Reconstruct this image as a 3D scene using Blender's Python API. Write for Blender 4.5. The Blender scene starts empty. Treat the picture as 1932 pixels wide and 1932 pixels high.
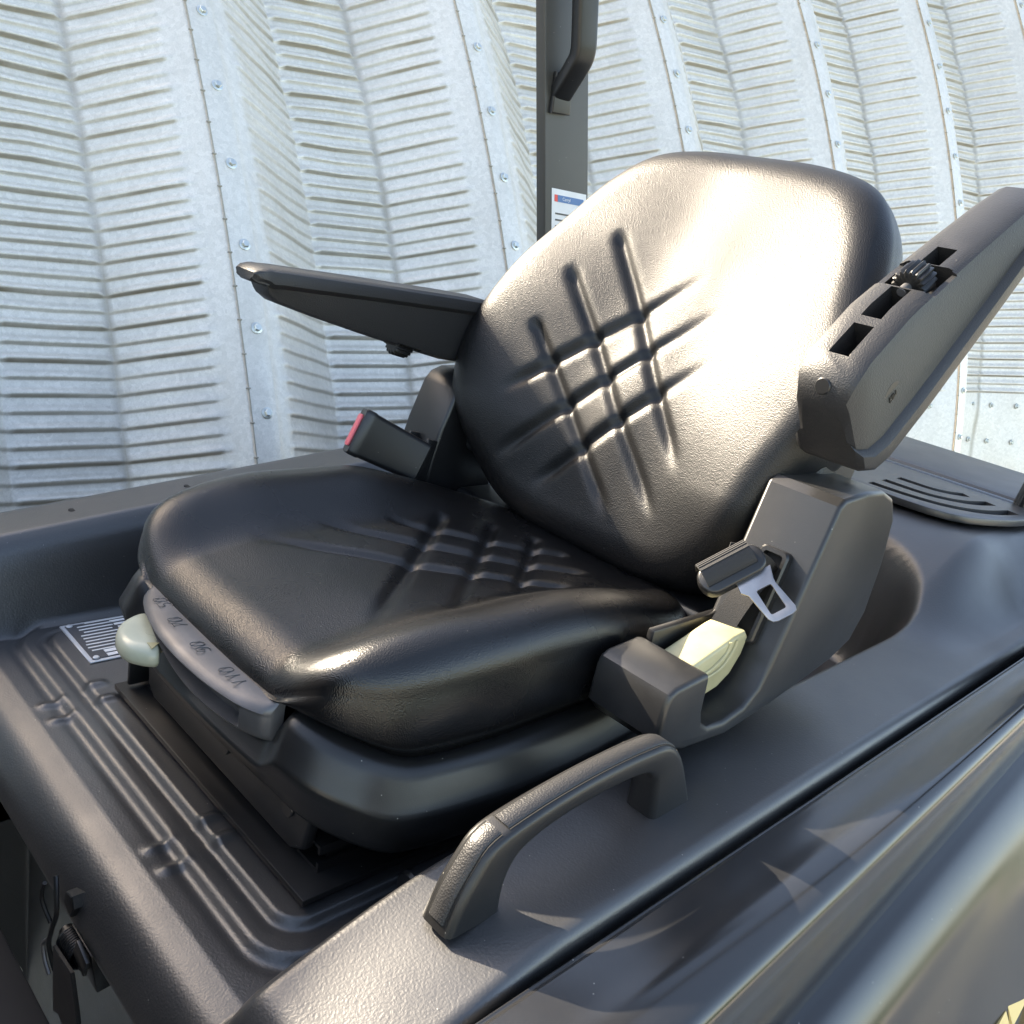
import bpy, bmesh, math, random
import numpy as np
from mathutils import Matrix, Vector
random.seed(7)
rng = np.random.default_rng(11)
R = math.radians
scene = bpy.context.scene

# ------------------------------------------------------------------ camera
cd = bpy.data.cameras.new('camera')
cam = bpy.data.objects.new('camera', cd)
scene.collection.objects.link(cam)
cr = Vector((0.67906, 0.71175, 0.18145)); cu = Vector((-0.35154, 0.09809, 0.93102)); cb = Vector((0.64480, -0.69567, 0.31676))
cr.normalize(); cb = (cb - cr * cb.dot(cr)).normalized(); cu = cb.cross(cr)
cam.matrix_world = Matrix(((cr.x, cu.x, cb.x, .762), (cr.y, cu.y, cb.y, -.422), (cr.z, cu.z, cb.z, .631), (0, 0, 0, 1)))
cd.sensor_width = 36; cd.lens = 36 * 1773 / 1932
cd.clip_start = .01; cd.clip_end = 2000
scene.camera = cam

# ------------------------------------------------------------------ sky, sun, exposure
SUN_AZ, SUN_EL = 78, 30.8          # degrees from the truck's front (-Y) towards -X, and above the horizon
sdir = Vector((-math.sin(R(SUN_AZ)) * math.cos(R(SUN_EL)), -math.cos(R(SUN_AZ)) * math.cos(R(SUN_EL)), math.sin(R(SUN_EL))))
world = bpy.data.worlds.new('World'); scene.world = world; world.use_nodes = True
nt = world.node_tree
sky = nt.nodes.new('ShaderNodeTexSky'); sky.sky_type = 'NISHITA'; sky.sun_disc = False
sky.sun_elevation = R(SUN_EL); sky.sun_rotation = math.atan2(sdir.x, sdir.y)
sky.air_density = .8; sky.dust_density = 1.5; sky.ozone_density = .5
bg = nt.nodes['Background']; bg.inputs['Strength'].default_value = .15
nt.links.new(sky.outputs[0], bg.inputs['Color'])
sl = bpy.data.lights.new('sun', 'SUN'); sl.energy = 4.4; sl.angle = R(.53); sl.color = (1, .955, .885)
so = bpy.data.objects.new('sun', sl); scene.collection.objects.link(so)
so.rotation_euler = sdir.to_track_quat('Z', 'Y').to_euler()
so.location = (-3, -3, 5)
vs = scene.view_settings
vs.view_transform = 'Standard'; vs.look = 'None'; vs.gamma = 1; vs.exposure = 2.4; vs.use_white_balance = True; vs.white_balance_temperature = 7900; vs.white_balance_tint = 10; vs.use_curve_mapping = False

# ------------------------------------------------------------------ materials
MATS = {}
def mat(name, col, rough=.5, metal=0., spec=.5, bumps=(), var=0, var_scale=4, dust=0, coat=0, rvar=0, scratch=0):
    """bumps: (kind, scale, strength, distance). All colour/roughness variation is fine wear, procedural."""
    m = bpy.data.materials.new(name); m.use_nodes = True; MATS[name] = m
    t = m.node_tree; N = t.nodes; Lk = t.links
    b = N['Principled BSDF']
    b.inputs['Base Color'].default_value = (*col, 1); b.inputs['Roughness'].default_value = rough
    b.inputs['Metallic'].default_value = metal; b.inputs['Specular IOR Level'].default_value = spec
    b.inputs['Coat Weight'].default_value = coat; b.inputs['Coat Roughness'].default_value = .15
    tc = N.new('ShaderNodeTexCoord'); co = tc.outputs['Object']
    base = None
    if var:
        n = N.new('ShaderNodeTexNoise'); n.inputs['Scale'].default_value = var_scale; n.inputs['Detail'].default_value = 6
        Lk.new(co, n.inputs['Vector'])
        r = N.new('ShaderNodeValToRGB'); Lk.new(n.outputs['Fac'], r.inputs[0])
        r.color_ramp.elements[0].position = .3; r.color_ramp.elements[1].position = .7
        r.color_ramp.elements[0].color = (*[c * (1 - var) for c in col], 1); r.color_ramp.elements[1].color = (*[min(1, c * (1 + var)) for c in col], 1)
        base = r.outputs[0]
    if dust:
        v = N.new('ShaderNodeTexVoronoi'); v.inputs['Scale'].default_value = 160; v.inputs['Randomness'].default_value = 1
        Lk.new(co, v.inputs['Vector'])
        sep = N.new('ShaderNodeSeparateColor'); Lk.new(v.outputs['Color'], sep.inputs[0])
        a = N.new('ShaderNodeMath'); a.operation = 'LESS_THAN'; Lk.new(v.outputs['Distance'], a.inputs[0]); a.inputs[1].default_value = .085
        g = N.new('ShaderNodeMath'); g.operation = 'GREATER_THAN'; Lk.new(sep.outputs[0], g.inputs[0]); g.inputs[1].default_value = 1 - .06 * dust
        p = N.new('ShaderNodeMath'); p.operation = 'MULTIPLY'; Lk.new(a.outputs[0], p.inputs[0]); Lk.new(g.outputs[0], p.inputs[1])
        n = N.new('ShaderNodeTexNoise'); n.inputs['Scale'].default_value = 7; n.inputs['Detail'].default_value = 8; n.inputs['Roughness'].default_value = .7
        Lk.new(co, n.inputs['Vector'])
        mr = N.new('ShaderNodeMapRange'); mr.inputs[1].default_value = .5; mr.inputs[2].default_value = .8; mr.inputs[4].default_value = .035 * min(dust, 1.5)
        Lk.new(n.outputs['Fac'], mr.inputs[0])
        s = N.new('ShaderNodeMath'); s.operation = 'ADD'; s.use_clamp = True
        q = N.new('ShaderNodeMath'); q.operation = 'MULTIPLY'; q.inputs[1].default_value = .75; Lk.new(p.outputs[0], q.inputs[0])
        Lk.new(q.outputs[0], s.inputs[0]); Lk.new(mr.outputs[0], s.inputs[1])
        mx = N.new('ShaderNodeMix'); mx.data_type = 'RGBA'
        Lk.new(s.outputs[0], mx.inputs[0])
        if base: Lk.new(base, mx.inputs[6])
        else: mx.inputs[6].default_value = (*col, 1)
        mx.inputs[7].default_value = (.36, .34, .30, 1)
        base = mx.outputs[2]
    if base: Lk.new(base, b.inputs['Base Color'])
    if rvar:
        n = N.new('ShaderNodeTexNoise'); n.inputs['Scale'].default_value = 9; n.inputs['Detail'].default_value = 7
        Lk.new(co, n.inputs['Vector'])
        mr = N.new('ShaderNodeMapRange'); mr.inputs[1].default_value = .3; mr.inputs[2].default_value = .7
        mr.inputs[3].default_value = rough - rvar; mr.inputs[4].default_value = rough + rvar
        Lk.new(n.outputs['Fac'], mr.inputs[0]); Lk.new(mr.outputs[0], b.inputs['Roughness'])
    prev = None
    for kind, sc, st, dist in bumps:
        if kind == 'leather':
            x = N.new('ShaderNodeTexVoronoi'); x.feature = 'SMOOTH_F1'; x.inputs['Smoothness'].default_value = .35; out = x.outputs['Distance']
        elif kind == 'noise':
            x = N.new('ShaderNodeTexNoise'); x.inputs['Detail'].default_value = 3; out = x.outputs['Fac']
        elif kind == 'weave':
            x = N.new('ShaderNodeTexWave'); x.inputs['Distortion'].default_value = .4; out = x.outputs['Fac']
        x.inputs['Scale'].default_value = sc
        Lk.new(co, x.inputs['Vector'])
        bp = N.new('ShaderNodeBump'); bp.inputs['Strength'].default_value = st; bp.inputs['Distance'].default_value = dist
        Lk.new(out, bp.inputs['Height'])
        if prev: Lk.new(prev, bp.inputs['Normal'])
        prev = bp.outputs[0]
    if prev: Lk.new(prev, b.inputs['Normal'])
    return m

mat('vinyl', (.005, .005, .0055), .28, spec=.48, bumps=(('noise', 16, .06, .002), ('leather', 720, .36, .0007)), dust=.22, rvar=.03)
mat('vinyl_back', (.005, .005, .0055), .42, spec=.42, bumps=(('noise', 16, .06, .002), ('leather', 680, .50, .0008)), dust=.22, rvar=.03)
mat('housing_plastic', (.017, .017, .0175), .34, bumps=(('noise', 800, .25, .0004),), dust=1.0, rvar=.06)
mat('plastic', (.009, .009, .0095), .36, bumps=(('noise', 900, .25, .0004),), dust=.7, rvar=.05)
mat('grain_plastic', (.017, .017, .018), .47, bumps=(('leather', 620, .45, .0007),), dust=.3)
mat('hood_paint', (.023, .0231, .0243), .40, spec=1.0, bumps=(('noise', 420, .35, .0008),), dust=.9, rvar=.06)
mat('panel_paint', (.016, .0162, .017), .18, spec=.65, bumps=(('noise', 700, .05, .0004),), dust=.6, rvar=.04)
mat('black_metal', (.006, .006, .0065), .4, dust=.4, rvar=.08, bumps=(('noise', 300, .2, .0005),))
mat('floor_mat', (.014, .0142, .016), .55, dust=.5)
mat('dark_void', (.004, .004, .004), .8)
mat('web', (.014, .014, .015), .75, bumps=(('noise', 900, .6, .0006),))
mat('cast_mark', (.088, .088, .090), .5, metal=.5)
mat('cast_alu', (.115, .115, .12), .48, metal=.6, bumps=(('noise', 700, .22, .0005),), var=.16, var_scale=30, rvar=.08)
mat('steel', (.33, .315, .31), .38, metal=1, var=.1, var_scale=60, rvar=.08)
mat('cream', (.42, .43, .33), .3, spec=.5, var=.09, var_scale=30, coat=.2)
mat('yellowed', (.37, .34, .20), .4, var=.14, var_scale=35, dust=.7)
mat('red_plastic', (.68, .115, .14), .35)
mat('white_paint', (.72, .72, .72), .4, var=.04, var_scale=40)
mat('red_print', (.75, .06, .05), .4)
mat('blue_print', (.05, .16, .36), .4)
mat('plate_dark', (.06, .06, .065), .4)
mat('plate_alu', (.62, .63, .65), .35, metal=.5)
mat('gold_print', (.72, .52, .20), .4)
mat('pillar_paint', (.05, .048, .043), .48, var=.06, var_scale=12, bumps=(('noise', 600, .12, .0004),), dust=.2)
mat('zinc', (.60, .62, .58), .35, metal=.85, var=.12, var_scale=80)
mat('seam_dirt', (.33, .30, .24), .6)
mat('concrete', (.50, .46, .39), .85, var=.15, var_scale=1.6, bumps=(('noise', 40, .4, .01),))
mat('turf', (.07, .11, .03), .9, var=.4, var_scale=3, bumps=(('noise', 30, .8, .03),))

def galv():
    m = bpy.data.materials.new('galvanised'); m.use_nodes = True; MATS['galvanised'] = m
    t = m.node_tree; N = t.nodes; Lk = t.links; b = N['Principled BSDF']
    tc = N.new('ShaderNodeTexCoord'); co = tc.outputs['Object']
    v = N.new('ShaderNodeTexVoronoi'); v.inputs['Scale'].default_value = 95; Lk.new(co, v.inputs['Vector'])
    sp = N.new('ShaderNodeSeparateColor'); Lk.new(v.outputs['Color'], sp.inputs[0])
    n = N.new('ShaderNodeTexNoise'); n.inputs['Scale'].default_value = 5; n.inputs['Detail'].default_value = 8; Lk.new(co, n.inputs['Vector'])
    n2 = N.new('ShaderNodeTexNoise'); n2.inputs['Scale'].default_value = 260; n2.inputs['Detail'].default_value = 4; Lk.new(co, n2.inputs['Vector'])
    a = N.new('ShaderNodeMix'); a.data_type = 'RGBA'; Lk.new(sp.outputs[0], a.inputs[0])
    a.inputs[6].default_value = (.65, .61, .54, 1); a.inputs[7].default_value = (.75, .705, .63, 1)
    mr = N.new('ShaderNodeMapRange'); mr.inputs[1].default_value = .42; mr.inputs[2].default_value = .72; mr.inputs[4].default_value = .35
    Lk.new(n2.outputs['Fac'], mr.inputs[0])
    a2 = N.new('ShaderNodeMix'); a2.data_type = 'RGBA'; Lk.new(mr.outputs[0], a2.inputs[0]); Lk.new(a.outputs[2], a2.inputs[6]); a2.inputs[7].default_value = (.50, .465, .40, 1)
    # dirt plus painted-in shade on the crimp undersides: its amount is stored on the sheet, broken up by noise
    at = N.new('ShaderNodeAttribute'); at.attribute_name = 'grime_shade'
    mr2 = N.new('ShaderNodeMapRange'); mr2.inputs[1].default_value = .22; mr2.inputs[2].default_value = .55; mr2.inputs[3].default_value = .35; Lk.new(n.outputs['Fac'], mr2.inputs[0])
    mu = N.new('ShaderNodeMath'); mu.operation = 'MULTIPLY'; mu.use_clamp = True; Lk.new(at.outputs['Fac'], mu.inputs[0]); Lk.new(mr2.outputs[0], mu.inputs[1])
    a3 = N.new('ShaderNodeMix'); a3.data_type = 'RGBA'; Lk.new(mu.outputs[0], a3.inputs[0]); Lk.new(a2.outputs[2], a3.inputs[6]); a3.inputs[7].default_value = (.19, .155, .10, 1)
    n3 = N.new('ShaderNodeTexNoise'); n3.inputs['Scale'].default_value = 2.2; n3.inputs['Detail'].default_value = 7; n3.inputs['Roughness'].default_value = .62
    mp = N.new('ShaderNodeMapping'); mp.inputs['Scale'].default_value = (1.6, 1.6, .45); Lk.new(co, mp.inputs['Vector']); Lk.new(mp.outputs[0], n3.inputs['Vector'])
    m3 = N.new('ShaderNodeMapRange'); m3.inputs[1].default_value = .48; m3.inputs[2].default_value = .72; m3.inputs[4].default_value = .42; Lk.new(n3.outputs['Fac'], m3.inputs[0])
    a4 = N.new('ShaderNodeMix'); a4.data_type = 'RGBA'; Lk.new(m3.outputs[0], a4.inputs[0]); Lk.new(a3.outputs[2], a4.inputs[6]); a4.inputs[7].default_value = (.40, .37, .32, 1)
    Lk.new(a4.outputs[2], b.inputs['Base Color'])
    b.inputs['Metallic'].default_value = .25; b.inputs['Roughness'].default_value = .40
    bp = N.new('ShaderNodeBump'); bp.inputs['Strength'].default_value = .3; bp.inputs['Distance'].default_value = .002; Lk.new(n2.outputs['Fac'], bp.inputs['Height'])
    Lk.new(bp.outputs[0], b.inputs['Normal'])
galv()

# ------------------------------------------------------------------ mesh helpers
COL = scene.collection
def empty(name, loc, label, cat):
    o = bpy.data.objects.new(name, None); COL.objects.link(o); o.location = loc
    o['label'] = label; o['category'] = cat; o.empty_display_size = .05
    return o
def root_of(o):
    while o.parent: o = o.parent
    return o
def link(name, me, m, parent=None, sharp=38):
    for p in me.polygons: p.use_smooth = True
    if sharp: me.set_sharp_from_angle(angle=R(sharp))
    o = bpy.data.objects.new(name, me); COL.objects.link(o)
    if m: me.materials.append(MATS[m])
    if parent:
        o.parent = parent
        if parent.type == 'EMPTY': o.matrix_parent_inverse = Matrix.Translation(-parent.location)
    return o
def mesh(name, verts, faces, m, parent=None, sharp=38):
    me = bpy.data.meshes.new(name); me.from_pydata([tuple(map(float, v)) for v in verts], [], faces)
    bm = bmesh.new(); bm.from_mesh(me); bmesh.ops.recalc_face_normals(bm, faces=bm.faces); bm.to_mesh(me); bm.free()
    return link(name, me, m, parent, sharp)
def bmobj(name, bm, m, parent=None, sharp=38):
    me = bpy.data.meshes.new(name); bmesh.ops.recalc_face_normals(bm, faces=bm.faces); bm.to_mesh(me); bm.free()
    return link(name, me, m, parent, sharp)
def grid(name, P, m, parent=None, wrap=False, sharp=38, flip=False):
    """P: array (nu, nv, 3)."""
    nu, nv = P.shape[:2]
    ii, jj = np.meshgrid(np.arange(nu if wrap else nu - 1), np.arange(nv - 1), indexing='ij')
    i2 = (ii + 1) % nu
    f = np.stack([ii * nv + jj, i2 * nv + jj, i2 * nv + jj + 1, ii * nv + jj + 1], -1).reshape(-1, 4)
    if flip: f = f[:, ::-1]
    me = bpy.data.meshes.new(name); me.from_pydata(P.reshape(-1, 3).tolist(), [], f.tolist())
    return link(name, me, m, parent, sharp)
def add_box(bm, c, s, rot=None, bev=0, seg=2):
    r = bmesh.ops.create_cube(bm, size=1)
    vs_ = r['verts']
    M = Matrix.Translation(c) @ (rot.to_4x4() if rot else Matrix.Identity(4)) @ Matrix.Diagonal((*s, 1))
    if bev:
        bmesh.ops.transform(bm, matrix=Matrix.Diagonal((*s, 1)), verts=vs_)
        es = list({e for v in vs_ for e in v.link_edges})
        g = bmesh.ops.bevel(bm, geom=es, offset=bev, segments=seg, profile=.5, affect='EDGES')
        allv = list({v for f in g['faces'] for v in f.verts} | {v for v in vs_ if v.is_valid})
        seen = set(allv); st = list(allv)
        while st:
            v = st.pop()
            for e in v.link_edges:
                w = e.other_vert(v)
                if w not in seen: seen.add(w); st.append(w)
        bmesh.ops.transform(bm, matrix=Matrix.Translation(c) @ (rot.to_4x4() if rot else Matrix.Identity(4)), verts=list(seen))
    else:
        bmesh.ops.transform(bm, matrix=M, verts=vs_)
def box(name, c, s, m, parent=None, rot=None, bev=.002, seg=2):
    bm = bmesh.new(); add_box(bm, c, s, rot, bev, seg); return bmobj(name, bm, m, parent)
def add_prism(bm, pts, a, b_, axis='x', bev=0, seg=3, frame=None):
    """extrude a closed 2-D outline along an axis; frame(p, h) -> xyz overrides the axis."""
    if frame is None:
        frame = {'x': lambda p, h: (h, p[0], p[1]), 'y': lambda p, h: (p[0], h, p[1]), 'z': lambda p, h: (p[0], p[1], h)}[axis]
    lo = [bm.verts.new(frame(p, a)) for p in pts]; hi = [bm.verts.new(frame(p, b_)) for p in pts]
    n = len(pts)
    fs = [bm.faces.new(lo[::-1]), bm.faces.new(hi)]
    for i in range(n): fs.append(bm.faces.new((lo[i], lo[(i + 1) % n], hi[(i + 1) % n], hi[i])))
    bmesh.ops.recalc_face_normals(bm, faces=fs)
    if bev:
        es = list({e for f in fs[:2] for e in f.edges})
        bmesh.ops.bevel(bm, geom=es, offset=bev, segments=seg, profile=.5, affect='EDGES')
def prism(name, pts, a, b_, m, parent=None, axis='x', bev=.003, seg=3, frame=None, sharp=38):
    bm = bmesh.new(); add_prism(bm, pts, a, b_, axis, bev, seg, frame); return bmobj(name, bm, m, parent, sharp)
def add_loft(bm, secs, caps=True):
    rings = [[bm.verts.new(tuple(map(float, p))) for p in s] for s in secs]
    n = len(rings[0])
    for a, b_ in zip(rings, rings[1:]):
        for i in range(n): bm.faces.new((a[i], a[(i + 1) % n], b_[(i + 1) % n], b_[i]))
    if caps: bm.faces.new(rings[0][::-1]); bm.faces.new(rings[-1])
def loft(name, secs, m, parent=None, caps=True, sharp=38):
    bm = bmesh.new(); add_loft(bm, secs, caps); return bmobj(name, bm, m, parent, sharp)
def rrect(w, h, r, n=4):
    out = []
    for cx, cy, a0 in ((w / 2 - r, h / 2 - r, 0), (-w / 2 + r, h / 2 - r, 90), (-w / 2 + r, -h / 2 + r, 180), (w / 2 - r, -h / 2 + r, 270)):
        for k in range(n + 1):
            a = R(a0 + 90 * k / n); out.append((cx + r * math.cos(a), cy + r * math.sin(a)))
    return out
def circle(r, n=16): return [(r * math.cos(2 * math.pi * k / n), r * math.sin(2 * math.pi * k / n)) for k in range(n)]
def catmull(P, per=8, closed=False):
    P = [np.array(p, float) for p in P]; n = len(P); out = []
    rngi = range(n) if closed else range(n - 1)
    for i in rngi:
        g = lambda k: P[k % n] if closed else P[min(max(k, 0), n - 1)]
        p0, p1, p2, p3 = g(i - 1), g(i), g(i + 1), g(i + 2)
        for k in range(per):
            t = k / per
            out.append(.5 * (2 * p1 + (p2 - p0) * t + (2 * p0 - 5 * p1 + 4 * p2 - p3) * t * t + (3 * p1 - p0 - 3 * p2 + p3) * t ** 3))
    if not closed: out.append(P[-1])
    return out
def add_sweep(bm, path, sec, up=(0, 0, 1), scale=None):
    path = [Vector(p) for p in path]; secs = []
    prevx = None
    for i, p in enumerate(path):
        t = (path[min(i + 1, len(path) - 1)] - path[max(i - 1, 0)]).normalized()
        if prevx is None:
            x = Vector(up).cross(t)
            if x.length < 1e-4: x = Vector((1, 0, 0)).cross(t)
        else: x = prevx - t * prevx.dot(t)
        x.normalize(); prevx = x; y = t.cross(x)
        s = scale[i] if scale else 1
        secs.append([p + x * (a * s) + y * (b_ * s) for a, b_ in sec])
    add_loft(bm, secs)
def sweep(name, path, sec, m, parent=None, up=(0, 0, 1), scale=None, sharp=38):
    bm = bmesh.new(); add_sweep(bm, path, sec, up, scale); return bmobj(name, bm, m, parent, sharp)
def cyl(name, c, axis, r, h, m, parent=None, n=24, bev=0, prof=None):
    """lathe about an axis; prof: list of (radius, height)."""
    ax = Vector(axis).normalized(); q = ax.to_track_quat('Z', 'Y').to_matrix()
    prof = prof or ([(r - bev, 0), (r, bev), (r, h - bev), (r - bev, h)] if bev else [(r, 0), (r, h)])
    bm = bmesh.new()
    add_loft(bm, [[Vector(c) + q @ Vector((rr * math.cos(2 * math.pi * k / n), rr * math.sin(2 * math.pi * k / n), hh)) for k in range(n)] for rr, hh in prof])
    return bmobj(name, bm, m, parent)
def cut(obj, cutters):
    for c in cutters:
        md = obj.modifiers.new('cut', 'BOOLEAN'); md.object = c; md.solver = 'EXACT'; md.operation = 'DIFFERENCE'
    dg = bpy.context.evaluated_depsgraph_get(); dg.update()
    me = bpy.data.meshes.new_from_object(obj.evaluated_get(dg))
    obj.modifiers.clear(); obj.data = me
    for p in me.polygons: p.use_smooth = True
    me.set_sharp_from_angle(angle=R(32))
    for c in cutters: bpy.data.objects.remove(c)
def text(name, s, size, M, m, parent, depth=.0003, shear=0, bold=0):
    cu_ = bpy.data.curves.new(name, 'FONT'); cu_.body = s; cu_.size = size; cu_.extrude = depth; cu_.align_x = 'CENTER'; cu_.align_y = 'CENTER'; cu_.shear = shear; cu_.offset = bold
    o = bpy.data.objects.new('tmp', cu_); COL.objects.link(o)
    dg = bpy.context.evaluated_depsgraph_get(); dg.update()
    me = bpy.data.meshes.new_from_object(o.evaluated_get(dg)); bpy.data.objects.remove(o)
    me.transform(M); me.materials.clear()
    o = link(name, me, m, parent, None)
    for p in me.polygons: p.use_smooth = False
    return o
def basis(o, x, y, z):
    x, y, z = Vector(x), Vector(y), Vector(z)
    return Matrix(((x.x, y.x, z.x, o[0]), (x.y, y.y, z.y, o[1]), (x.z, y.z, z.z, o[2]), (0, 0, 0, 1)))
def S(t):
    t = np.clip(t, 0, 1); return t * t * (3 - 2 * t)
def seg_dist(px, py, a, b_):
    dx, dy = b_[0] - a[0], b_[1] - a[1]; L2 = dx * dx + dy * dy
    t = np.clip(((px - a[0]) * dx + (py - a[1]) * dy) / L2, 0, 1)
    return np.hypot(px - a[0] - t * dx, py - a[1] - t * dy), t

# ================================================================== SETTING
def kind(o, k): o['kind'] = k; return o
GZ = -1.11
g = mesh('ground', [(-60, -60, GZ), (90, -60, GZ), (90, 90, GZ), (-60, 90, GZ)], [(0, 1, 2, 3)], 'concrete'); kind(g, 'structure')
g['label'] = 'beige concrete yard under the truck'
tg = mesh('grass_verge', [(9, -60, GZ + .004), (90, -60, GZ + .004), (90, 90, GZ + .004), (9, 90, GZ + .004)], [(0, 1, 2, 3)], 'turf'); kind(tg, 'structure')

# ---------------------------------------------------------------- arched steel wall
WS = .8; WF = WS / .75
WAL = .055
wd = np.array([math.sin(WAL), math.cos(WAL), 0]); wn = np.array([math.cos(WAL), -math.sin(WAL), 0])
WB = np.array([.762, -.422, 0]) + (np.array([-.629, .642, 0]) - np.array([.762, -.422, 0])) * WF
WK = .2 / WF
def wall_pt(n, l, w):
    """n: position in ribs, l: arc length from the ground, w: height above the crest plane (all arrays)."""
    p0 = .226 - .05 * np.clip(n, 0, 7)
    ph = p0 + WK * l
    a = (np.cos(p0) - np.cos(ph)) / WK; z = GZ + (np.sin(ph) - np.sin(p0)) / WK
    z = z + .70 * S((l - 3.6) / .6) * (1 - S((l - 6.2) / 1.2)) * S((n + .98) / .40)      # unseen swell added to the roof to shade the rear deck and rim
    out = -a + w * np.cos(ph)
    return WB + n[..., None] * WS * wd + out[..., None] * wn + (z + w * np.sin(ph))[..., None] * np.array([0, 0, 1.])
wall = empty('arched_wall', (WB[0], WB[1], GZ), 'arched galvanised steel wall of deep ribbed panels behind the seat', 'wall')
D = .185 * WF
PITCH = .0405
def crimp(l, k):
    """one pressed ridge per pitch, alternately bold and slight; returns height and painted dirt-and-shade amount."""
    i = np.floor(l / PITCH); u = l / PITCH - i
    amp = np.where(i % 2 == 0, 1., .66) * (.80 + .34 * np.modf(np.abs(np.sin(i * 12.9898 + k * 78.233)) * 43758.5453)[0])
    h = amp * S((u - .16) / .17) * (1 - S((u - .40) / .42))
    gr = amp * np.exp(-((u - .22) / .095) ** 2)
    return h, gr
LTOP = 3.75
def build_panel(n0):
    # profile between crest n0 and crest n0+1 : (u, w, crimp amount)
    prof = []
    def run(u0, u1, w0, w1, c0, c1, k):
        for j in range(k):
            t = j / (k - 1); prof.append((u0 + (u1 - u0) * t, w0 + (w1 - w0) * t, c0 + (c1 - c0) * t))
    run(-.062, .018, 0, 0, 0, 0, 3)
    run(.026, .07, -.02 * .3, -.02, 0, 0, 3)
    run(.085, .34, -.03, -D + .006, .45, .6, 8)
    run(.352, .648, -D, -D, .35, .35, 2); prof[-2:] = []
    prof += [(.352, -D, .15), (.372, -D, 1), (.50, -D, 1), (.628, -D, 1), (.648, -D, .15)]
    prof += [(.655, -D + .004, .1), (.668, -D + .010, .75), (.74, -D * .70, .8), (.82, -D * .43, .75), (.862, -D * .285, .65), (.876, -D * .24, .05), (.90, -D * .158, 0), (.932, -D * .05, 0), (.9375, -D * .035, 0), (.958, -.006, 0)]
    pr = np.array(prof)
    flat = n0 >= 3
    lf = 1.30 if flat else -1
    ls = np.concatenate([np.linspace(0, .75, 4)[:-1], np.arange(.75, LTOP, PITCH / 12), np.linspace(LTOP, 7.6, 16)]) if n0 > -3 else np.linspace(0, 7.6, 40)
    U, Lm = np.meshgrid(pr[:, 0], ls, indexing='ij')
    W = np.repeat(pr[:, 1][:, None], len(ls), 1); Cm = np.repeat(pr[:, 2][:, None], len(ls), 1)
    h, gr = crimp(Lm, n0)
    on = ((Lm > .75) & (Lm < LTOP - .02)).astype(float) * (n0 > -3)
    if flat: on *= (Lm > lf)
    W = W + .0145 * h * Cm * on
    wav = .0026 * np.sin(Lm * 9 + n0 * 2.1 + U * 11) + .002 * np.sin(Lm * 23 + U * 30 + n0) + .0022 * np.sin(Lm * 5.3 - U * 17 + 3 * n0) * np.sin(Lm * 14 + U * 6)
    W = W + wav * (np.abs(Cm) > .02)
    W = W * (1 - S((Lm - 3.5) / .25))            # ribs flattened out of view so the roof's shadow edge falls evenly
    P = wall_pt(n0 + U, Lm, W)
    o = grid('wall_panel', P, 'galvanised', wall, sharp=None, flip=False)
    at = o.data.attributes.new('grime_shade', 'FLOAT', 'POINT')
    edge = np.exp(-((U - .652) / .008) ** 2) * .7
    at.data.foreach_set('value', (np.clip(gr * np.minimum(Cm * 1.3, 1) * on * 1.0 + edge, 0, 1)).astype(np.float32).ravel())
    return o
def wall_frame(n, l, w):
    e = 1e-3
    p = wall_pt(np.array([n]), np.array([l]), np.array([w]))[0]
    up = wall_pt(np.array([n]), np.array([l + e]), np.array([w]))[0] - p; up /= np.linalg.norm(up)
    nn = np.cross(wd, up); nn /= np.linalg.norm(nn)
    if nn[0] < 0: nn = -nn
    return p, up, nn
def bolt_mesh():
    bm = bmesh.new()
    add_loft(bm, [[(r * math.cos(2 * math.pi * k / 14), r * math.sin(2 * math.pi * k / 14), h) for k in range(14)] for r, h in ((.0125, 0), (.0125, .0022), (.0115, .0028))])
    add_loft(bm, [[(r * math.cos(math.pi * k / 3), r * math.sin(math.pi * k / 3), h) for k in range(6)] for r, h in ((.0082, .0028), (.0082, .008), (.0068, .0094))])
    me = bpy.data.meshes.new('bolt'); bmesh.ops.recalc_face_normals(bm, faces=bm.faces); bm.to_mesh(me); bm.free()
    for p in me.polygons: p.use_smooth = True
    me.set_sharp_from_angle(angle=R(35)); me.materials.append(MATS['zinc']); return me
BOLT = bolt_mesh()
def put_bolt(n, l, w, parent):
    p, up, nn = wall_frame(n, l, w)
    o = bpy.data.objects.new('bolt', BOLT); COL.objects.link(o); o.parent = parent
    x = Vector(up).cross(Vector(nn)).normalized()
    o.matrix_basis = basis(p - np.array(wall.location), x, Vector(nn).cross(x), nn) @ Matrix.Scale(1.12, 4) @ Matrix.Rotation(random.random() * 6, 4, 'Z')
    o.matrix_parent_inverse = Matrix.Translation(Vector(wall.location))
    return o
for n0 in range(-9, -2): build_panel(n0)
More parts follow.
